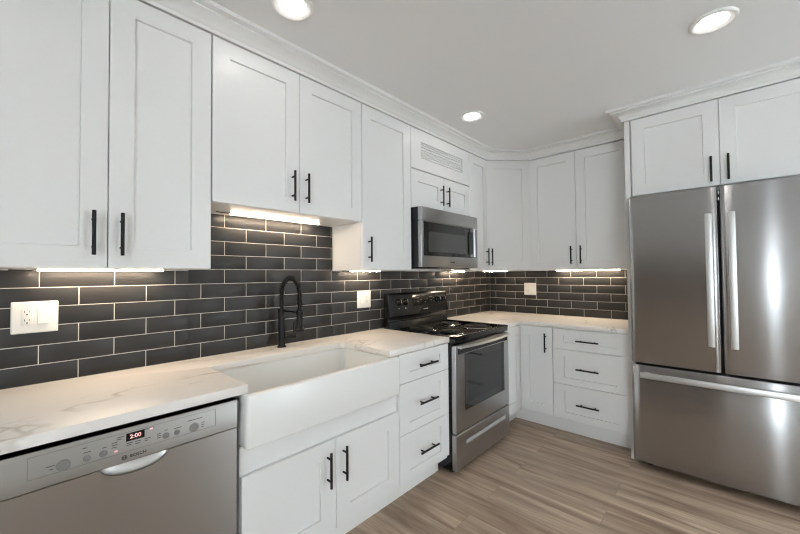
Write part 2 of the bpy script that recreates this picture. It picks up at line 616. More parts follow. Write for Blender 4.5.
FU = frame(XU - DOOR, 0, 90)      # wall cabinets on the long wall, local x = world y
FD = frame(XD - DOOR, 0, 90)
BU = frame(0, -(XU - DOOR), 0)
BD = frame(0, -(XD - DOOR), 0)
DU = XU - DOOR - 0.001
HL = 0.162
WG = 'white wall cabinets'
cabinet('wall_cabinet', 'large white wall cabinet with two tall doors above the dishwasher, nearest the camera', 'cabinet', WG, FU, (0.15, -3.5, ZU),
        -3.866, -3.134, ZU, ZT, DU,
        [('door', -3.866, -3.4985, ZU, ZT, (-3.542, 1.496, HL, True)), ('door', -3.4985, -3.134, ZU, ZT, (-3.459, 1.496, HL, True))])
ZB = 1.673
cabinet('wall_cabinet', 'white two-door wall cabinet hung higher over the farmhouse sink', 'cabinet', WG, FU, (0.15, -2.68, ZB),
        -3.132, -2.2295, ZB, ZT, DU,
        [('door', -3.131, -2.6815, ZB, ZT, (-2.727, 1.812, HL, True)), ('door', -2.6815, -2.2305, ZB, ZT, (-2.642, 1.812, HL, True))])
cabinet('wall_cabinet', 'narrow single-door white wall cabinet left of the microwave', 'cabinet', WG, FU, (0.15, -1.99, ZU),
        -2.2285, -1.7495, ZU, ZT, DU, [('door', -2.2275, -1.7495, ZU, ZT, (-2.177, 1.500, HL, True))])
# cabinet over the microwave: vent panel above a pair of small doors
ZV, ZM = 2.132, 1.837
YD0, YD1 = -1.7485, -0.9395
r_ = cabinet('wall_cabinet', 'white cabinet above the microwave with a slatted vent panel and two small doors', 'cabinet', WG, FU, (0.15, -1.34, ZM),
        YD0, YD1, ZM, ZT, DU,
        [('small', YD0, -1.3385, ZM, ZV - 0.006, (-1.380, 1.970, HL, True)), ('small', -1.3385, YD1, ZM, ZV - 0.006, (-1.296, 1.970, HL, True))])
vp = MB(FU)
va, vb, vz0, vz1 = -1.628, -1.046, 2.227, 2.351
def vrc(a, b_, c_, d_, y): return [(a, y, c_), (b_, y, c_), (b_, y, d_), (a, y, d_)]
vp.loops([vrc(YD0 + G, YD1 - G, ZV + G, ZT - G, -0.001), vrc(YD0 + G, YD1 - G, ZV + G, ZT - G, -DOOR + 0.002), vrc(YD0 + 0.003, YD1 - 0.003, ZV + 0.003, ZT - 0.003, -DOOR),
          vrc(va, vb, vz0, vz1, -DOOR), vrc(va, vb, vz0, vz1, -0.004)])
vpo = vp.build('vent_panel', 'white', r_)
gm = MB(FU)
gm.box(va, vb, -0.0055, -0.0042, vz0, vz1)
for k in range(6):
    z = vz0 + 0.004 + k * (vz1 - vz0) / 6
    gm.prism([(-0.0055, z + 0.002), (-0.0165, z - 0.002 + 0.004), (-0.0165, z + 0.006), (-0.0055, z + 0.0165)], va + 0.001, vb - 0.001, 'x')
gm.build('grille', 'grille', vpo)
cabinet('wall_cabinet', 'slim white wall cabinet between the microwave and the angled corner cabinet', 'cabinet', WG, FU, (0.15, -0.77, ZU),
        -0.9385, -DG, ZU, ZT, DU, [('narrow', -0.9385, -DG - 0.001, ZU, ZT, (-0.652, 1.500, HL, True))])
# diagonal corner cabinet
dw_ = (DG - (XU - DOOR)) * math.sqrt(2)
FDG = frame(XU - DOOR, -DG, 45)
def diag_car(b):
    f = FDG.inverted()
    pts = [(0.001, -0.001), (0.001, -DG + 0.0005), (XU - DOOR, -DG + 0.0005), (DG - 0.0005, -XU + DOOR), (DG - 0.0005, -0.001)]
    b.prism([tuple((f @ Vector((p[0], p[1], 0)))[:2]) for p in pts], ZU, ZT, 'z')
cabinet('corner_wall_cabinet', 'angled white corner wall cabinet with a single door facing the room', 'cabinet', WG, FDG, (0.2, -0.2, ZU),
        0, dw_, ZU, ZT, 0.3, [('door', 0.006, dw_ - 0.006, ZU, ZT, (0.047, 1.500, HL, True))], carcass=diag_car)
cabinet('wall_cabinet', 'white two-door wall cabinet on the short wall left of the refrigerator', 'cabinet', WG, BU, (1.04, -0.15, ZU),
        DG + 0.0005, FX0 - 0.001, ZU, ZT, DU,
        [('door', DG + 0.001, 1.032, ZU, ZT, (0.993, 1.500, HL, True)), ('door', 1.032, 1.4555, ZU, ZT, (1.073, 1.500, HL, True))])
# refrigerator surround
FF = frame(0, FY + DOOR, 0)
ZF = 1.885
cabinet('wall_cabinet', 'deep white two-door cabinet over the refrigerator', 'cabinet', WG, FF, (2.0, -0.4, ZF),
        1.523, 2.489, ZF, ZT, 0.687,
        [('door', 1.531, 2.006, ZF, ZT, (1.964, 1.991, HL, True)), ('door', 2.006, 2.487, ZF, ZT, (2.046, 1.991, HL, True))])
whole('side_panel', MB().box(FX0, 1.522, FY + 0.002, -0.001, 0, ZT, 0.001, 1), 'white',
      'tall narrow white end panel on the left side of the refrigerator', 'cabinet panel', (1.51, -0.35, 0))
whole('side_panel', MB().box(2.490, 2.528, FY + 0.002, -0.001, 0, ZT, 0.001, 1), 'white',
      'tall white end panel on the right side of the refrigerator', 'cabinet panel', (2.51, -0.35, 0))

# base cabinets
BG = 'white base cabinets'
ZK, ZD = 0.112, 0.136
BDp = XD - DOOR - 0.001
def sink_car(b):
    y0, y1 = -3.1385, -2.2445
    b.box(y0, y0 + 0.018, 0, BDp, ZK, CB - 0.001); b.box(y1 - 0.018, y1, 0, BDp, ZK, CB - 0.001)
    b.box(y0 + 0.018, y1 - 0.018, 0, BDp, ZK, ZK + 0.018); b.box(y0 + 0.018, y1 - 0.018, 0, 0.018, ZK + 0.018, 0.664)
    b.box(y0 + 0.018, y1 - 0.018, BDp - 0.01, BDp, ZK + 0.018, 0.664)
def sink_car2(b):
    y0, y1 = -3.1385, -2.2445
    b.box(y0, y1, 0, BDp, ZK, 0.669, 0.0008, 1)
cabinet('sink_base_cabinet', 'white two-door base cabinet under the farmhouse sink', 'cabinet', BG, FD, (0.3, -2.69, 0),
        -3.1385, -2.2445, ZK, 0.675, BDp,
        [('base', -3.1375, -2.6885, ZD, 0.561, (-2.740, 0.437, HL, True)), ('base', -2.6885, -2.2455, ZD, 0.561, (-2.648, 0.437, HL, True))], toe=True, carcass=sink_car2)
ya, yb = -2.2435, -1.757
cabinet('drawer_cabinet', 'white three-drawer base cabinet between the sink and the range', 'cabinet', BG, FD, (0.3, -2.0, 0),
        ya, yb, ZK, CB - 0.001, BDp,
        [('drawer', ya, yb, 0.7055, CB - 0.004, (-2.003, 0.790, 0.175, False)), ('drawer', ya, yb, 0.4125, 0.7055, (-2.003, 0.566, 0.175, False)),
         ('drawer', ya, yb, ZD, 0.4125, (-2.000, 0.274, 0.175, False))], toe=True)
# corner base with doors on both faces of the inner corner
root = thing('corner_base_cabinet', 'white corner base cabinet with doors meeting at a right angle beside the range', 'cabinet', (0.4, -0.4, 0), BG)
k_ = XD - DOOR
MB().prism([(0.001, -0.967), (k_, -0.967), (k_, -k_), (0.9225, -k_), (0.9225, -0.001), (0.001, -0.001)], ZK, CB - 0.001, 'z').build('carcass', 'white', root)
MB().prism([(k_ - 0.09, -0.967), (k_ - 0.075, -0.967), (k_ - 0.075, -k_ + 0.075), (0.9225, -k_ + 0.075), (0.9225, -k_ + 0.09), (k_ - 0.09, -k_ + 0.09)], 0, ZK - 0.0005, 'z').build('toe_kick', 'trim', root)
m = MB(FD); shaker(m, -0.965, -XD - 0.001, ZD, CB - 0.004, -DOOR, 0.07, 0.08); m.build('door', 'white', root)
m = MB(BD); shaker(m, XD + 0.001, 0.921, ZD, CB - 0.004, -DOOR, 0.08, 0.08); d = m.build('door', 'white', root)
pull(BD, 0.868, 0.745, -DOOR, HL, True, d)
xa, xb = 0.9235, 1.486
cabinet('drawer_cabinet', 'white three-drawer base cabinet left of the refrigerator', 'cabinet', BG, BD, (1.2, -0.3, 0),
        xa, FX0 - 0.001, ZK, CB - 0.001, BDp,
        [('drawer', xa, xb, 0.7065, CB - 0.004, (1.196, 0.788, 0.165, False)), ('drawer', xa, xb, 0.4195, 0.7065, (1.194, 0.561, 0.165, False)),
         ('drawer', xa, xb, ZD, 0.4195, (1.192, 0.276, 0.165, False))], toe=True)
whole('end_panel', MB().box(0.02, XD - DOOR, -3.799, -3.781, 0, CB - 0.001, 0.001, 1), 'white',
      'white end panel at the near side of the dishwasher', 'cabinet panel', (0.3, -3.79, 0))

# ---------------------------------------------------------------- farmhouse sink
root = thing('farmhouse_sink', 'white apron-front farmhouse sink set into the long countertop', 'sink', (0.45, -2.71, 0.68))
XA = 0.682
s = MB()
y0, y1, x0 = -3.137, -2.272, 0.19
RO = 0.014
zt = CB - 0.0005
prof = []
def o_loop(z, i, rr=0.02): return rrect(x0 + i, XA - i, y0 + i, y1 - i, z, max(rr - i, 0.004))
ix0, ix1, iy0, iy1 = SB - 0.004, XA - 0.030, SL - 0.004, SR + 0.004
def i_loop(z, i, rr=0.03): return rrect(ix0 + i, ix1 - i, iy0 + i, iy1 - i, z, rr)
s.loops([o_loop(0.672, 0.010), o_loop(0.676, 0.003), o_loop(0.684, 0.0), o_loop(zt - 0.010, 0.0), o_loop(zt - 0.003, 0.003), o_loop(zt, 0.010),
         i_loop(zt, -0.006), i_loop(zt - 0.004, -0.001), i_loop(zt - 0.012, 0.0), i_loop(0.735, 0.006), i_loop(0.712, 0.016), i_loop(0.702, 0.04), ])
s.build('basin', 'ceramic', root)
dr = MB()
dr.lathe((0.45, -2.71, 0.7025), (0, 0, 1), [(0.043, 0), (0.045, 0.002), (0.040, 0.003), (0.034, 0.001), (0.012, 0.0005), (0.001, 0.0005)], 28)
dr.build('drain', 'chrome', root)

# ---------------------------------------------------------------- faucet
FXc, FYc = 0.078, -2.655
root = thing('kitchen_faucet', 'matte black spring-neck pull-down faucet behind the sink', 'faucet', (FXc, FYc, CT))
b = MB()
b.lathe((FXc, FYc, CT), (0, 0, 1), [(0.026, 0), (0.026, 0.005), (0.022, 0.009), (0.0195, 0.011), (0.0195, 0.205), (0.0175, 0.212), (0.014, 0.215)], 28)
b.build('body', 'black', root)
def arcpts(n, turns=0):
    pts = []
    R = 0.097
    cx, cz = FXc + R, CT + 0.312
    for k in range(6): pts.append(Vector((FXc, FYc, CT + 0.20 + 0.112 * k / 6)))
    for k in range(19):
        a = PI - PI * k / 18
        pts.append(Vector((cx + R * math.cos(a), FYc, cz + R * math.sin(a))))
    for k in range(1, 4): pts.append(Vector((FXc + 2 * R, FYc, cz - 0.03 * k)))
    return pts
path = arcpts(0)
h = MB(); h.tube(path, 0.0098, 12)
# coil wound around the hose
seg = []
L = [0.0]
for i in range(1, len(path)): L.append(L[-1] + (path[i] - path[i - 1]).length)
tot = L[-1]; turns = 46; N = turns * 10
for k in range(N + 1):
    sdist = tot * k / N
    i = max(j for j in range(len(L)) if L[j] <= sdist + 1e-9); i = min(i, len(path) - 2)
    f_ = (sdist - L[i]) / (L[i + 1] - L[i])
    p = path[i].lerp(path[i + 1], f_)
    t = (path[i + 1] - path[i]).normalized()
    n1 = Vector((0, 1, 0)); n2 = t.cross(n1)
    a = 2 * PI * turns * k / N
    seg.append(p + (n1 * math.cos(a) + n2 * math.sin(a)) * 0.0135)
h.tube(seg, 0.0022, 5)
h.build('spring_hose', 'black', root)
hx = FXc + 0.194
sp = MB()
sp.lathe((hx, FYc, CT + 0.236), (0, 0, -1), [(0.012, 0), (0.0165, 0.004), (0.0165, 0.090), (0.0185, 0.096), (0.0195, 0.104), (0.029, 0.113), (0.029, 0.123), (0.025, 0.126), (0.001, 0.124)], 24)
sp.build('spray_head', 'black', root)
ar = MB()
ar.tube([(FXc, FYc, CT + 0.215), (hx - 0.012, FYc, CT + 0.215)], 0.0055, 10)
ar.lathe((hx, FYc, CT + 0.205), (0, 0, 1), [(0.0195, 0), (0.0205, 0.002), (0.0205, 0.018), (0.0195, 0.02)], 20)
ar.lathe((FXc, FYc, CT + 0.200), (0, 0, 1), [(0.0200, 0), (0.0212, 0.002), (0.0212, 0.026), (0.0200, 0.028)], 20)
ar.build('docking_arm', 'black', root)
lv = MB()
dx, dy = 0.55, 0.835
lv.tube([(FXc + dx * 0.018, FYc + dy * 0.018, CT + 0.066), (FXc + dx * 0.085, FYc + dy * 0.085, CT + 0.066)], 0.0175, 18)
lv.tube([(FXc + dx * 0.068, FYc + dy * 0.068, CT + 0.078), (FXc + dx * 0.068, FYc + dy * 0.068, CT + 0.148)], 0.0042, 10)
lv.build('lever_handle', 'black', root)

# ---------------------------------------------------------------- dishwasher
Y0, Y1 = -3.765, -3.1615
root = thing('dishwasher', 'stainless steel dishwasher with a top control strip, below the counter left of the sink', 'dishwasher', (0.3, -3.46, 0))
MB().box(0.03, 0.600, Y0 + 0.002, Y1 - 0.002, 0.09, 0.858).build('body', 'dark', root)
MB().box(0.03, 0.53, Y0 + 0.01, Y1 - 0.01, 0.0, 0.089).build('toe_kick', 'dark', root)
ZS = 0.764
pc, pw, pd = -3.472, 0.086, 0.036
xs = 0.652
zt_ = ZS - 0.002
arcp = [(pc + pw * math.cos(PI * k / 28), zt_ - pd * math.sin(PI * k / 28)) for k in range(29)]
d = MB()
d.prism([(Y0, zt_), (Y0, 0.095), (Y1, 0.095), (Y1, zt_)] + arcp, 0.604, xs, 'x')
dd = d.build('door', 'steel', root, 30)
lo = []
for i in range(9):
    a = PI / 2 * i / 8
    q = max(math.cos(a), 0.02)
    lo.append([(xs - 0.017 * math.sin(a), pc + (y - pc) * (0.35 + 0.65 * q), zt_ - (zt_ - z) * q) for y, z in arcp])
b = bmesh.new()
rs = [[b.verts.new(p) for p in lp] for lp in lo]
for i in range(8):
    for k in range(28):
        b.faces.new((rs[i][k], rs[i][k + 1], rs[i + 1][k + 1], rs[i + 1][k]))
bmesh.ops.recalc_face_normals(b, faces=b.faces[:])
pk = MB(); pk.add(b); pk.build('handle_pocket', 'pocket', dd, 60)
cs = MB()
cs.prism([(0.602, ZS), (0.653, ZS), (0.657, ZS + 0.004), (0.657, 0.862), (0.653, 0.868), (0.602, 0.868)], Y0, Y1, 'y')
cs_o = cs.build('control_strip', 'panel', root)
FDW = frame(0.6572, 0, 90)
ins = MB(FDW)
za, zb = 0.797, 0.857
for a, b_, c_, d_ in ((-3.710, -3.238, zb - 0.0012, zb), (-3.710, -3.238, za, za + 0.0012), (-3.710, -3.7088, za, zb), (-3.2392, -3.238, za, zb)):
    ins.box(a, b_, -0.0008, 0, c_, d_)
ins.build('panel_outline', 'button', cs_o)
dis = MB(FDW); dis.box(-3.499, -3.452, -0.0012, 0, 0.828, 0.852)
dis_o = dis.build('display', 'gloss', cs_o)
text_mesh('2:00', 0.017, FDW @ Matrix.Translation((-3.4755, -0.0014, 0.840)), 'display_digits', 'red', dis_o, 0.0002)
for yy, r__ in ((-3.640, 0.0135), (-3.590, 0.0075), (-3.553, 0.0085), (-3.393, 0.0085), (-3.361, 0.0075), (-3.309, 0.0135)):
    q = MB(); q.lathe((0.6571, yy, 0.8125), (1, 0, 0), [(r__ + 0.0015, 0), (r__ + 0.0015, 0.0012), (r__ * 0.9, 0.0018), (r__ * 0.8, 0.0014), (0.0005, 0.0026)], 24)
    q.build('button', 'button', cs_o)
for yy, zz in ((-3.438, 0.846), (-3.528, 0.806)):
    MB(FDW).box(yy, yy + 0.008, -0.0009, 0, zz, zz + 0.0045).build('indicator_light', 'red', cs_o)
for yy, zz, ww in ((-3.675, 0.818, 0.018), (-3.668, 0.809, 0.008), (-3.598, 0.829, 0.016), (-3.6, 0.842, 0.010), (-3.556, 0.828, 0.010), (-3.534, 0.834, 0.014), (-3.534, 0.827, 0.014),
                   (-3.534, 0.820, 0.012), (-3.522, 0.846, 0.018), (-3.522, 0.840, 0.012), (-3.498, 0.821, 0.016), (-3.498, 0.815, 0.012), (-3.476, 0.820, 0.015), (-3.476, 0.813, 0.012),
                   (-3.452, 0.820, 0.016), (-3.452, 0.814, 0.010), (-3.418, 0.823, 0.010), (-3.418, 0.817, 0.010), (-3.418, 0.811, 0.010), (-3.452, 0.850, 0.026), (-3.397, 0.829, 0.008),
                   (-3.370, 0.826, 0.022), (-3.330, 0.838, 0.046), (-3.286, 0.821, 0.010), (-3.286, 0.813, 0.010), (-3.286, 0.806, 0.008)):
    MB(FDW).box(yy, yy + ww, -0.0006, 0, zz, zz + 0.0018).build('printed_mark', 'print', cs_o)
text_mesh('BOSCH', 0.0125, FDW @ Matrix.Translation((-3.468, -0.0006, 0.7815)), 'lettering', 'print', cs_o, 0.0004, 1.05)
lg = MB(FDW)
def ring(mb, cx, cz, ro, ri, n=28, y=-0.0008):
    mb.loops([[(cx + ro * math.cos(2 * PI * k / n), 0, cz + ro * math.sin(2 * PI * k / n)) for k in range(n)],
              [(cx + ro * math.cos(2 * PI * k / n), y, cz + ro * math.sin(2 * PI * k / n)) for k in range(n)],
              [(cx + ri * math.cos(2 * PI * k / n), y, cz + ri * math.sin(2 * PI * k / n)) for k in range(n)],
              [(cx + ri * math.cos(2 * PI * k / n), 0, cz + ri * math.sin(2 * PI * k / n)) for k in range(n)]], False, False)
ring(lg, -3.503, 0.7815, 0.0068, 0.0054)
lg.box(-3.5070, -3.5052, -0.0008, 0, 0.778, 0.785); lg.box(-3.5008, -3.4990, -0.0008, 0, 0.778, 0.785); lg.box(-3.5060, -3.5000, -0.0008, 0, 0.7808, 0.7822)
lg.build('emblem', 'print', cs_o)

# ---------------------------------------------------------------- electric range
Y0, Y1 = -1.7515, -0.9745
XR = 0.690
root = thing('electric_range', 'freestanding electric range with black cooktop and stainless oven door', 'stove', (0.35, -1.363, 0))
MB().box(0.03, 0.655, Y0, Y1, 0.03, 0.868, 0.002, 1).build('body', 'gloss', root)
for yy in (Y0 + 0.05, Y1 - 0.05):
    for xx in (0.62, 0.08):
        MB().lathe((xx, yy, 0), (0, 0, 1), [(0.018, 0), (0.018, 0.012), (0.010, 0.014), (0.010, 0.03)], 14).build('foot', 'dark', root)
ck = MB()
ck.box(0.03, 0.685, Y0 - 0.001, Y1 + 0.001, 0.8685, 0.905, 0.006, 3)
for a in ((0.645, 0.688, Y0 - 0.001, Y1 + 0.001), (0.09, 0.688, Y0 - 0.001, Y0 + 0.020), (0.09, 0.688, Y1 - 0.020, Y1 + 0.001)):
    ck.box(*a, 0.900, 0.9165, 0.005, 3)
cko = ck.build('cooktop', 'gloss', root)
for bx_, by_, R in ((0.51, Y0 + 0.205, 0.080), (0.51, Y1 - 0.200, 0.102), (0.245, Y0 + 0.205, 0.102), (0.245, Y1 - 0.200, 0.080)):
    bn = MB()
    bn.lathe((bx_, by_, 0.9045), (0, 0, 1), [(R + 0.020, 0), (R + 0.020, 0.003), (R + 0.012, 0.0055), (R + 0.006, 0.004), (R * 0.5, 0.0015), (0.002, 0.0012)], 40)
    bo = bn.build('drip_pan', 'gloss', root)
    rg = MB()
    rg.lathe((bx_, by_, 0.9075), (0, 0, 1), [(R + 0.021, 0), (R + 0.0215, 0.0012), (R + 0.017, 0.0035), (R + 0.013, 0.003), (R + 0.013, 0)], 40)
    rg.build('trim_ring', 'chrome', bo)
    co = MB()
    pts = []
    turns = 4 if R > 0.09 else 3.2
    for k in range(int(turns * 30) + 1):
        a = 2 * PI * k / 30
        rr = 0.022 + (R - 0.024) * k / (turns * 30)
        pts.append((bx_ + rr * math.cos(a), by_ + rr * math.sin(a), 0.9165))
    co.tube(pts, 0.0045, 8)
    co.tube([(bx_ - R * 0.9, by_, 0.9105), (bx_ + R * 0.9, by_, 0.9105)], 0.0025, 6)
    co.build('coil', 'iron', bo)
# back panel
bk = MB()
bk.prism([(0.022, 0.868), (0.022, 1.176), (0.030, 1.186), (0.062, 1.186), (0.074, 1.172), (0.096, 1.006), (0.090, 0.998), (0.072, 0.996), (0.070, 0.968), (0.080, 0.960), (0.090, 0.9045), (0.090, 0.868)], Y0 + 0.002, Y1 - 0.002, 'y', bev=0.002)
bko = bk.build('back_panel', 'fascia', root)
ang = math.atan2(0.022, 0.166)
nrm = Vector((math.cos(ang), 0, math.sin(ang)))
tan = Vector((-math.sin(ang), 0, math.cos(ang)))
def onp(y, h, out=0.0): return Vector((0.096, y, 1.006)) + tan * h + nrm * out
def rot_frame(y, h):
    # local x -> +y, local y -> into the panel, local z -> up the panel
    p = onp(y, h, 0.0004)
    return Matrix(((0, -nrm.x, tan.x, p.x), (1, -nrm.y, tan.y, p.y), (0, -nrm.z, tan.z, p.z), (0, 0, 0, 1)))
ctl = MB(rot_frame(-1.312, 0.110)); ctl.box(-0.155, 0.165, -0.0008, 0, -0.045, 0.045)
clo = ctl.build('control_display', 'glass', bko)
for xx, zz, ww in ((-0.10, 0.022, 0.03), (-0.10, -0.012, 0.03), (-0.05, 0.004, 0.018), (0.0, -0.018, 0.02), (0.03, 0.006, 0.02), (0.07, 0.024, 0.045), (0.09, -0.006, 0.02), (0.125, 0.014, 0.016), (0.125, -0.018, 0.016)):
    MB(rot_frame(-1.312, 0.110)).box(xx, xx + ww, -0.0012, -0.0008, zz, zz + 0.0022).build('printed_mark', 'button', clo)
lb = MB(rot_frame(-1.305, 0.036))
lb.box(-0.030, 0.030, -0.0008, 0, -0.003, 0.003)
lb.build('nameplate', 'knobtick', bko)
for yy in (-1.642, -1.562, -1.118, -1.042):
    k = MB(); k.lathe(onp(yy, 0.108, 0.0005), nrm, [(0.027, 0), (0.027, 0.004), (0.021, 0.008), (0.019, 0.022), (0.017, 0.025), (0.001, 0.025)], 28)
    k.fr = rot_frame(yy, 0.108)
    k.box(-0.0045, 0.0045, -0.031, -0.022, -0.019, 0.019, 0.001, 1)
    ko = k.build('knob', 'gloss', bko)
    kk = MB(rot_frame(yy, 0.108)); kk.box(-0.0013, 0.0013, -0.0318, -0.031, -0.006, 0.018)
    kk.build('pointer', 'knobtick', ko)
for yy in (-1.642, -1.562):
    MB(rot_frame(yy, 0.058)).box(-0.006, 0.006, -0.0006, 0, -0.003, 0.003).build('knob_mark', 'knobtick', bko)
# oven door
dm = MB()
zb_, zt_ = 0.278, 0.858
dm.box(0.657, XR, Y0 + 0.002, Y1 - 0.002, zb_, zt_, 0.005, 3)
dmo = dm.build('oven_door', 'steel', root)
wa, wb, wz0, wz1 = -1.640, -1.060, 0.408, 0.792
FR_ = frame(XR + 0.0002, 0, 90)
MB(FR_).box(wa, wb, -0.0022, 0, wz0, wz1, 0.001, 1).build('window_glass', 'glass', dmo)
iw = MB(FR_); iw.box(wa + 0.05, wb - 0.075, -0.0028, -0.0022, wz0 + 0.05, wz1 - 0.045); iw.build('inner_window', 'ovenscreen', dmo)
vs = MB(FR_)
for k in range(9): vs.box(-1.7435, -1.7395, -0.0008, 0.0, 0.725 + k * 0.0145, 0.733 + k * 0.0145)
vs.build('vent_slots', 'shadowgap', dmo)
MB(FR_).box(Y0 + 0.03, Y1 - 0.03, -0.003, 0.0, 0.798, 0.836, 0.001, 1).build('handle_backing', 'gloss', dmo)
hd = MB()
pts = []
for k in range(25):
    u = -1 + 2 * k / 24
    pts.append((XR + 0.020 + 0.030 * (1 - abs(u) ** 2.6), -1.363 + u * 0.352, 0.847))
lo = []
for p in pts:
    x, y, z = p
    lo.append([(x - 0.008, y, z - 0.007), (x + 0.005, y, z - 0.008), (x + 0.009, y, z), (x + 0.004, y, z + 0.008), (x - 0.008, y, z + 0.009)])
hd.loops(lo)
for u in (-1, 1):
    hd.box(XR - 0.001, XR + 0.028, -1.363 + u * 0.345 - 0.012, -1.363 + u * 0.345 + 0.012, 0.836, 0.857, 0.004, 2)
hd.build('handle', 'bar', dmo)
# storage drawer with a slot-like pull
dm = MB()
sz0, sz1 = 0.034, 0.268
ha, hb, hz0, hz1 = -1.628, -1.046, 0.176, 0.206
f4 = lambda a, b_, c_, d_, x: [(x, a, c_), (x, b_, c_), (x, b_, d_), (x, a, d_)]
dm.loops([f4(Y0 + 0.002, Y1 - 0.002, sz0, sz1, 0.657), f4(Y0 + 0.002, Y1 - 0.002, sz0, sz1, XR - 0.004), f4(Y0 + 0.006, Y1 - 0.006, sz0 + 0.004, sz1 - 0.004, XR),
          f4(ha, hb, hz0, hz1 + 0.006, XR), f4(ha + 0.003, hb - 0.003, hz0 + 0.016, hz1 + 0.006, XR - 0.018)])
dro = dm.build('storage_drawer', 'steel', root)
ps = MB(); ps.prism([(XR - 0.016, hz0 + 0.016), (XR + 0.0012, hz0 + 0.001), (XR + 0.0012, hz0 + 0.006), (XR - 0.010, hz0 + 0.022)], ha + 0.002, hb - 0.002, 'y')
ps.build('drawer_pull', 'bar', dro)

# ---------------------------------------------------------------- microwave
Y0, Y1 = -1.738, -0.950
XM = 0.402
root = thing('over_range_microwave', 'stainless over-the-range microwave with dark window and bar handle', 'microwave', (0.2, -1.344, 1.386))
MB().box(0.012, XM - 0.034, Y0 + 0.004, Y1 - 0.004, 1.388, 1.834, 0.002, 1).build('body', 'dark', root)
tp = MB(); tp.box(XM - 0.034, XM, Y0, Y1, 1.731, 1.834, 0.006, 3); tp.build('top_vent_panel', 'steel', root)
dm = MB(); dm.box(XM - 0.034, XM, Y0, Y1, 1.389, 1.729, 0.006, 3); dmo = dm.build('door', 'steel', root)
FM = frame(XM + 0.0002, 0, 90)
MB(FM).box(-1.712, -0.974, -0.002, 0, 1.474, 1.724, 0.001, 1).build('door_glass', 'glass', dmo)
MB(FM).box(-1.655, -1.155, -0.0026, -0.002, 1.505, 1.655).build('mesh_window', 'screen', dmo)
hd = MB()
hy = -1.066
hd.tube([(XM + 0.034, hy, 1.478), (XM + 0.034, hy, 1.479), (XM + 0.034, hy, 1.721), (XM + 0.034, hy, 1.722)], [0.009, 0.012, 0.012, 0.009], 18)
for z in (1.492, 1.708): hd.box(XM + 0.002, XM + 0.030, hy - 0.010, hy + 0.010, z - 0.012, z + 0.012, 0.003, 2)
hd.build('handle', 'bar', dmo)
mk = MB(FM)
for xx, ww, hh in ((-1.376, 0.003, 0.015), (-1.368, 0.006, 0.011), (-1.359, 0.003, 0.014), (-1.353, 0.009, 0.010), (-1.341, 0.008, 0.011), (-1.331, 0.004, 0.010), (-1.325, 0.009, 0.010)):
    mk.box(xx, xx + ww, -0.0008, 0, 1.431 - hh / 2, 1.431 + hh / 2)
mk.build('nameplate', 'print', dmo)
bt = MB()
bt.box(0.05, 0.34, Y0 + 0.05, Y1 - 0.05, 1.380, 1.388, 0.002, 1)
bto = bt.build('underside_panel', 'gloss', root)
for yy in (-1.60, -1.09):
    MB().box(0.24, 0.31, yy - 0.05, yy + 0.05, 1.3785, 1.380).build('lamp_lens', 'plate', bto)

# ---------------------------------------------------------------- refrigerator
X0, X1, XMID = 1.526, 2.465, 1.9955
YF, YB = -0.838, -0.755
root = thing('french_door_refrigerator', 'stainless french-door refrigerator with bottom freezer drawer on the right', 'refrigerator', (2.0, -0.4, 0))
MB().box(X0 + 0.004, X1 - 0.004, YB + 0.004, -0.03, 0.03, 1.835, 0.003, 1).build('body', 'dark', root)
for xx in (X0 + 0.08, X1 - 0.08):
    for yy in (-0.70, -0.1):
        MB().lathe((xx, yy, 0), (0, 0, 1), [(0.02, 0), (0.02, 0.015), (0.012, 0.017), (0.012, 0.032)], 14).build('foot', 'dark', root)
def fdoor(x0, x1, z0, z1, name, bow=0.004):
    m = MB()
    lo = []
    n = 24
    cx, hw = (X0 + X1) / 2, (X1 - X0) / 2
    def yfront(x): return YF + bow * ((x - cx) / hw) ** 2
    secs = [(z0, 0.005), (z0 + 0.0015, 0.002), (z0 + 0.005, 0.0), (z1 - 0.005, 0.0), (z1 - 0.0015, 0.002), (z1, 0.005)]
    for z, ins_ in secs:
        pts = [(x0 + ins_, YB, z), ]
        xs_ = [x0 + ins_ + 0.0] + [x0 + 0.007 + (x1 - x0 - 0.014) * k / n for k in range(n + 1)] + [x1 - ins_]
        for i, x in enumerate(xs_):
            y = yfront(x) + ins_
            if i == 0 or i == len(xs_) - 1: y += 0.007
            pts.append((x, y, z))
        pts.append((x1 - ins_, YB, z))
        lo.append(pts)
    m.loops(lo)
    return m.build(name, 'fridge', root, 50)
ld = fdoor(X0, XMID - 0.005, 0.722, 1.858, 'left_door')
rd = fdoor(XMID + 0.005, X1, 0.722, 1.858, 'right_door')
fz = fdoor(X0, X1, 0.056, 0.708, 'freezer_drawer')
def fhandle(xc, parent):
    m = MB()
    m.box(xc - 0.017, xc + 0.017, YF - 0.058, YF - 0.044, 0.882, 1.690, 0.004, 3)
    for z in (0.905, 1.667): m.box(xc - 0.013, xc + 0.013, YF - 0.046, YF + 0.003, z - 0.018, z + 0.018, 0.004, 2)
    m.build('handle', 'bar', parent)
fhandle(1.948, ld); fhandle(2.051, rd)
m = MB()
m.box(1.582, 2.408, YF - 0.060, YF - 0.046, 0.634, 0.672, 0.004, 3)
for x in (1.612, 2.378): m.box(x - 0.018, x + 0.018, YF - 0.048, YF + 0.004, 0.642, 0.664, 0.004, 2)
m.build('handle', 'bar', fz)
MB().box(XMID - 0.0035, XMID + 0.0035, YF + 0.030, YB, 0.724, 1.855).build('door_gap_shade', 'shadowgap', root)  # black strip put in as the shade of the gap between doors
hg = MB()
for z in (1.842, 1.818, 1.782): hg.tube([(XMID, YF + 0.016, z - 0.009), (XMID, YF + 0.016, z + 0.009)], 0.0042, 10)
hg.build('hinge_bracket', 'chrome', root)
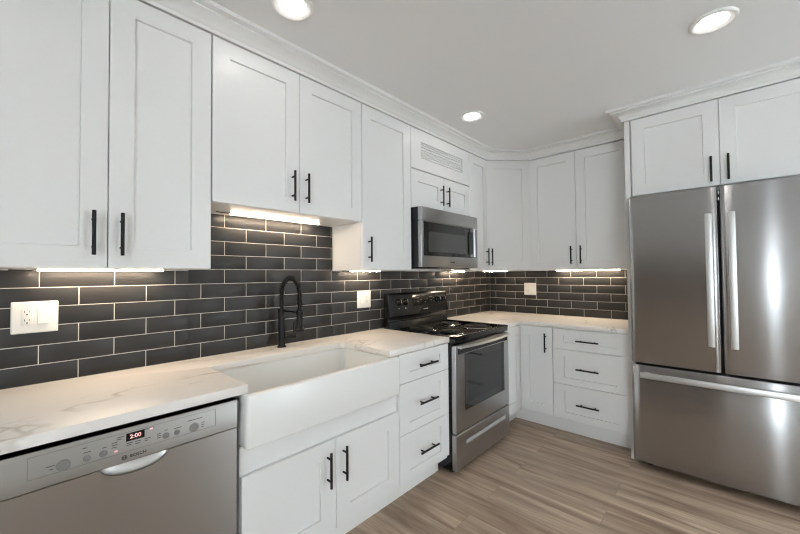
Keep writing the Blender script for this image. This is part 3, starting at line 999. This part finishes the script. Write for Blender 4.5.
MB().box(X0 + 0.03, X1 - 0.03, -0.70, -0.69, 0.02, 0.056).build('kick_grille', 'dark', root)

# ---------------------------------------------------------------- outlets and switches
def plate(fr, x0, x1, z0, z1, root):
    m = MB(fr)
    y = -0.0085
    r1 = lambda i, yy: [(a, yy, c_) for a, c_, _ in rrect(x0 + i, x1 - i, z0 + i, z1 - i, 0, 0.004, 3)]
    m.loops([r1(0, y), r1(0, y - 0.003), r1(0.003, y - 0.0062), r1(0.006, y - 0.0066)])
    return m.build('cover_plate', 'plate', root)
def receptacle(fr, xc, zc, root, y=-0.0151):
    m = MB(fr); m.box(xc - 0.0165, xc + 0.0165, y - 0.0022, y, zc - 0.033, zc + 0.033, 0.0012, 2)
    o = m.build('receptacle', 'plate', root)
    s_ = MB(fr)
    for dz in (0.0165, -0.0165):
        s_.box(xc - 0.0078, xc - 0.0056, y - 0.0026, y - 0.002, zc + dz, zc + dz + 0.008)
        s_.box(xc + 0.0056, xc + 0.0074, y - 0.0026, y - 0.002, zc + dz + 0.001, zc + dz + 0.0075)
        s_.lathe((xc, y - 0.002, zc + dz - 0.007), (0, -1, 0), [(0.0028, 0), (0.0028, 0.0006), (0.0001, 0.0006)], 12)
    s_.build('slots', 'slot', o)
def rocker(fr, xc, zc, root, y=-0.0151):
    m = MB(fr); m.box(xc - 0.0165, xc + 0.0165, y - 0.0012, y, zc - 0.033, zc + 0.033, 0.0008, 1)
    o = m.build('switch_frame', 'plate', root)
    k = MB(fr)
    k.prism([(y - 0.001, zc - 0.030), (y - 0.0062, zc - 0.029), (y - 0.0022, zc + 0.004), (y - 0.0015, zc + 0.030), (y - 0.001, zc + 0.030)], xc - 0.0145, xc + 0.0145, 'x')
    k.build('rocker', 'plate', o)
def screws(fr, xs_, z0, z1, root, y=-0.0151):
    s_ = MB(fr)
    for x in xs_:
        for z in (z0 + 0.016, z1 - 0.016):
            s_.lathe((x, y + 0.0002, z), (0, -1, 0), [(0.0032, 0), (0.0032, 0.0006), (0.002, 0.001), (0.0001, 0.001)], 12)
    s_.build('screw', 'plate', root)
root = thing('outlet', 'white double wall plate with outlet and rocker switch above the dishwasher counter', 'outlet', (0.01, -3.676, 1.12))
a, b_, c_, d_ = -3.742, -3.610, 1.118, 1.241
p_ = plate(FL, a, b_, c_, d_, root)
receptacle(FL, -3.6985, 1.182, root); rocker(FL, -3.6535, 1.182, root)
root = thing('outlet', 'white double wall plate on the dark tile just left of the range', 'outlet', (0.01, -1.945, 1.09))
plate(FL, -2.012, -1.878, 1.090, 1.216, root)
rocker(FL, -1.968, 1.153, root); receptacle(FL, -1.922, 1.153, root)
root = thing('outlet', 'pale square wall plate on the short tiled wall in the corner', 'outlet', (0.48, -0.01, 1.11))
plate(FB, 0.413, 0.541, 1.110, 1.238, root)
receptacle(FB, 0.455, 1.174, root); rocker(FB, 0.500, 1.174, root)

# ---------------------------------------------------------------- lamps
def recessed(x, y, label):
    root = thing('recessed_ceiling_light', label, 'ceiling light', (x, y, CEIL), 'recessed ceiling lights')
    MB().lathe((x, y, CEIL), (0, 0, -1), [(0.092, -0.0005), (0.092, 0.005), (0.088, 0.010), (0.080, 0.012), (0.074, 0.010), (0.058, 0.0025), (0.057, -0.0005)], 48).build('trim_ring', 'trim', root)
    MB().lathe((x, y, CEIL), (0, 0, -1), [(0.0570, -0.0003), (0.0570, 0.0015), (0.054, 0.0022), (0.001, 0.0024)], 40).build('lens', 'lamp', root)
recessed(0.640, -2.915, 'round recessed ceiling light nearest the camera above the sink run, at the top edge')
recessed(0.632, -1.405, 'round recessed ceiling light farthest from the camera, in front of the microwave cabinet')
recessed(2.003, -1.505, 'round recessed ceiling light in front of the refrigerator')
recessed(1.95, -3.05, 'added unseen ceiling light behind the one before the refrigerator, for light and reflections')  # added lamp out of view, for light and a faint refrigerator streak
recessed(2.50, -3.75, 'added unseen ceiling light behind the camera, for the streak on the refrigerator')  # added lamp out of view, placed to streak the right refrigerator door
recessed(0.640, -4.45, 'added unseen ceiling light near the long wall behind the camera, for more light')  # added lamp out of view, brightens the room

def led_bar(fr, x0, x1, y0, z, label, org, width=0.017):
    """y0: distance of the bar's back from local y=0 plane, measured into the room"""
    root = thing('light_bar', label, 'under-cabinet light', org, 'light bars under the wall cabinets')
    hs = MB(fr); hs.box(x0 - 0.012, x1 + 0.012, -y0 - width, -y0, z - 0.004, z - 0.0005, 0.001, 1)
    hs.build('housing', 'alu', root)
    df = MB(fr); df.box(x0, x1, -y0 - width + 0.002, -y0 - 0.002, z - 0.0075, z - 0.0042, 0.001, 1)
    df.build('diffuser', 'led', root)
    cd = MB(fr)
    cd.tube([(x0 - 0.012, -y0 - width / 2, z - 0.004), (x0 - 0.03, -y0 - width / 2 - 0.006, z - 0.005), (x0 - 0.055, -y0 - width / 2, z - 0.004), (x0 - 0.075, -y0 - 0.01, z - 0.003)], 0.0022, 6)
    cd.build('cord', 'dark', root)
led_bar(FL, -3.675, -3.262, 0.070, ZU, 'light bar glowing under the large cabinet over the dishwasher', (0.07, -3.47, ZU - 0.01))
led_bar(FL, -2.950, -2.395, 0.070, ZB, 'long light bar glowing under the raised cabinet over the sink', (0.07, -2.67, ZB - 0.01))
led_bar(FL, -2.130, -1.850, 0.070, ZU, 'short light bar under the narrow cabinet left of the microwave', (0.07, -1.99, ZU - 0.01))
led_bar(FL, -0.885, -0.660, 0.070, ZU, 'short light bar under the slim cabinet right of the microwave', (0.07, -0.77, ZU - 0.01))
FDI = frame(0.0, -DG + 0.2, 45)
led_bar(frame(0.155, -0.42, 45), 0.0, 0.24, 0.0, ZU, 'short light bar under the angled corner cabinet', (0.25, -0.33, ZU - 0.01))
led_bar(FB, 0.775, 1.320, 0.070, ZU, 'long light bar under the cabinet left of the refrigerator', (1.04, -0.07, ZU - 0.01))
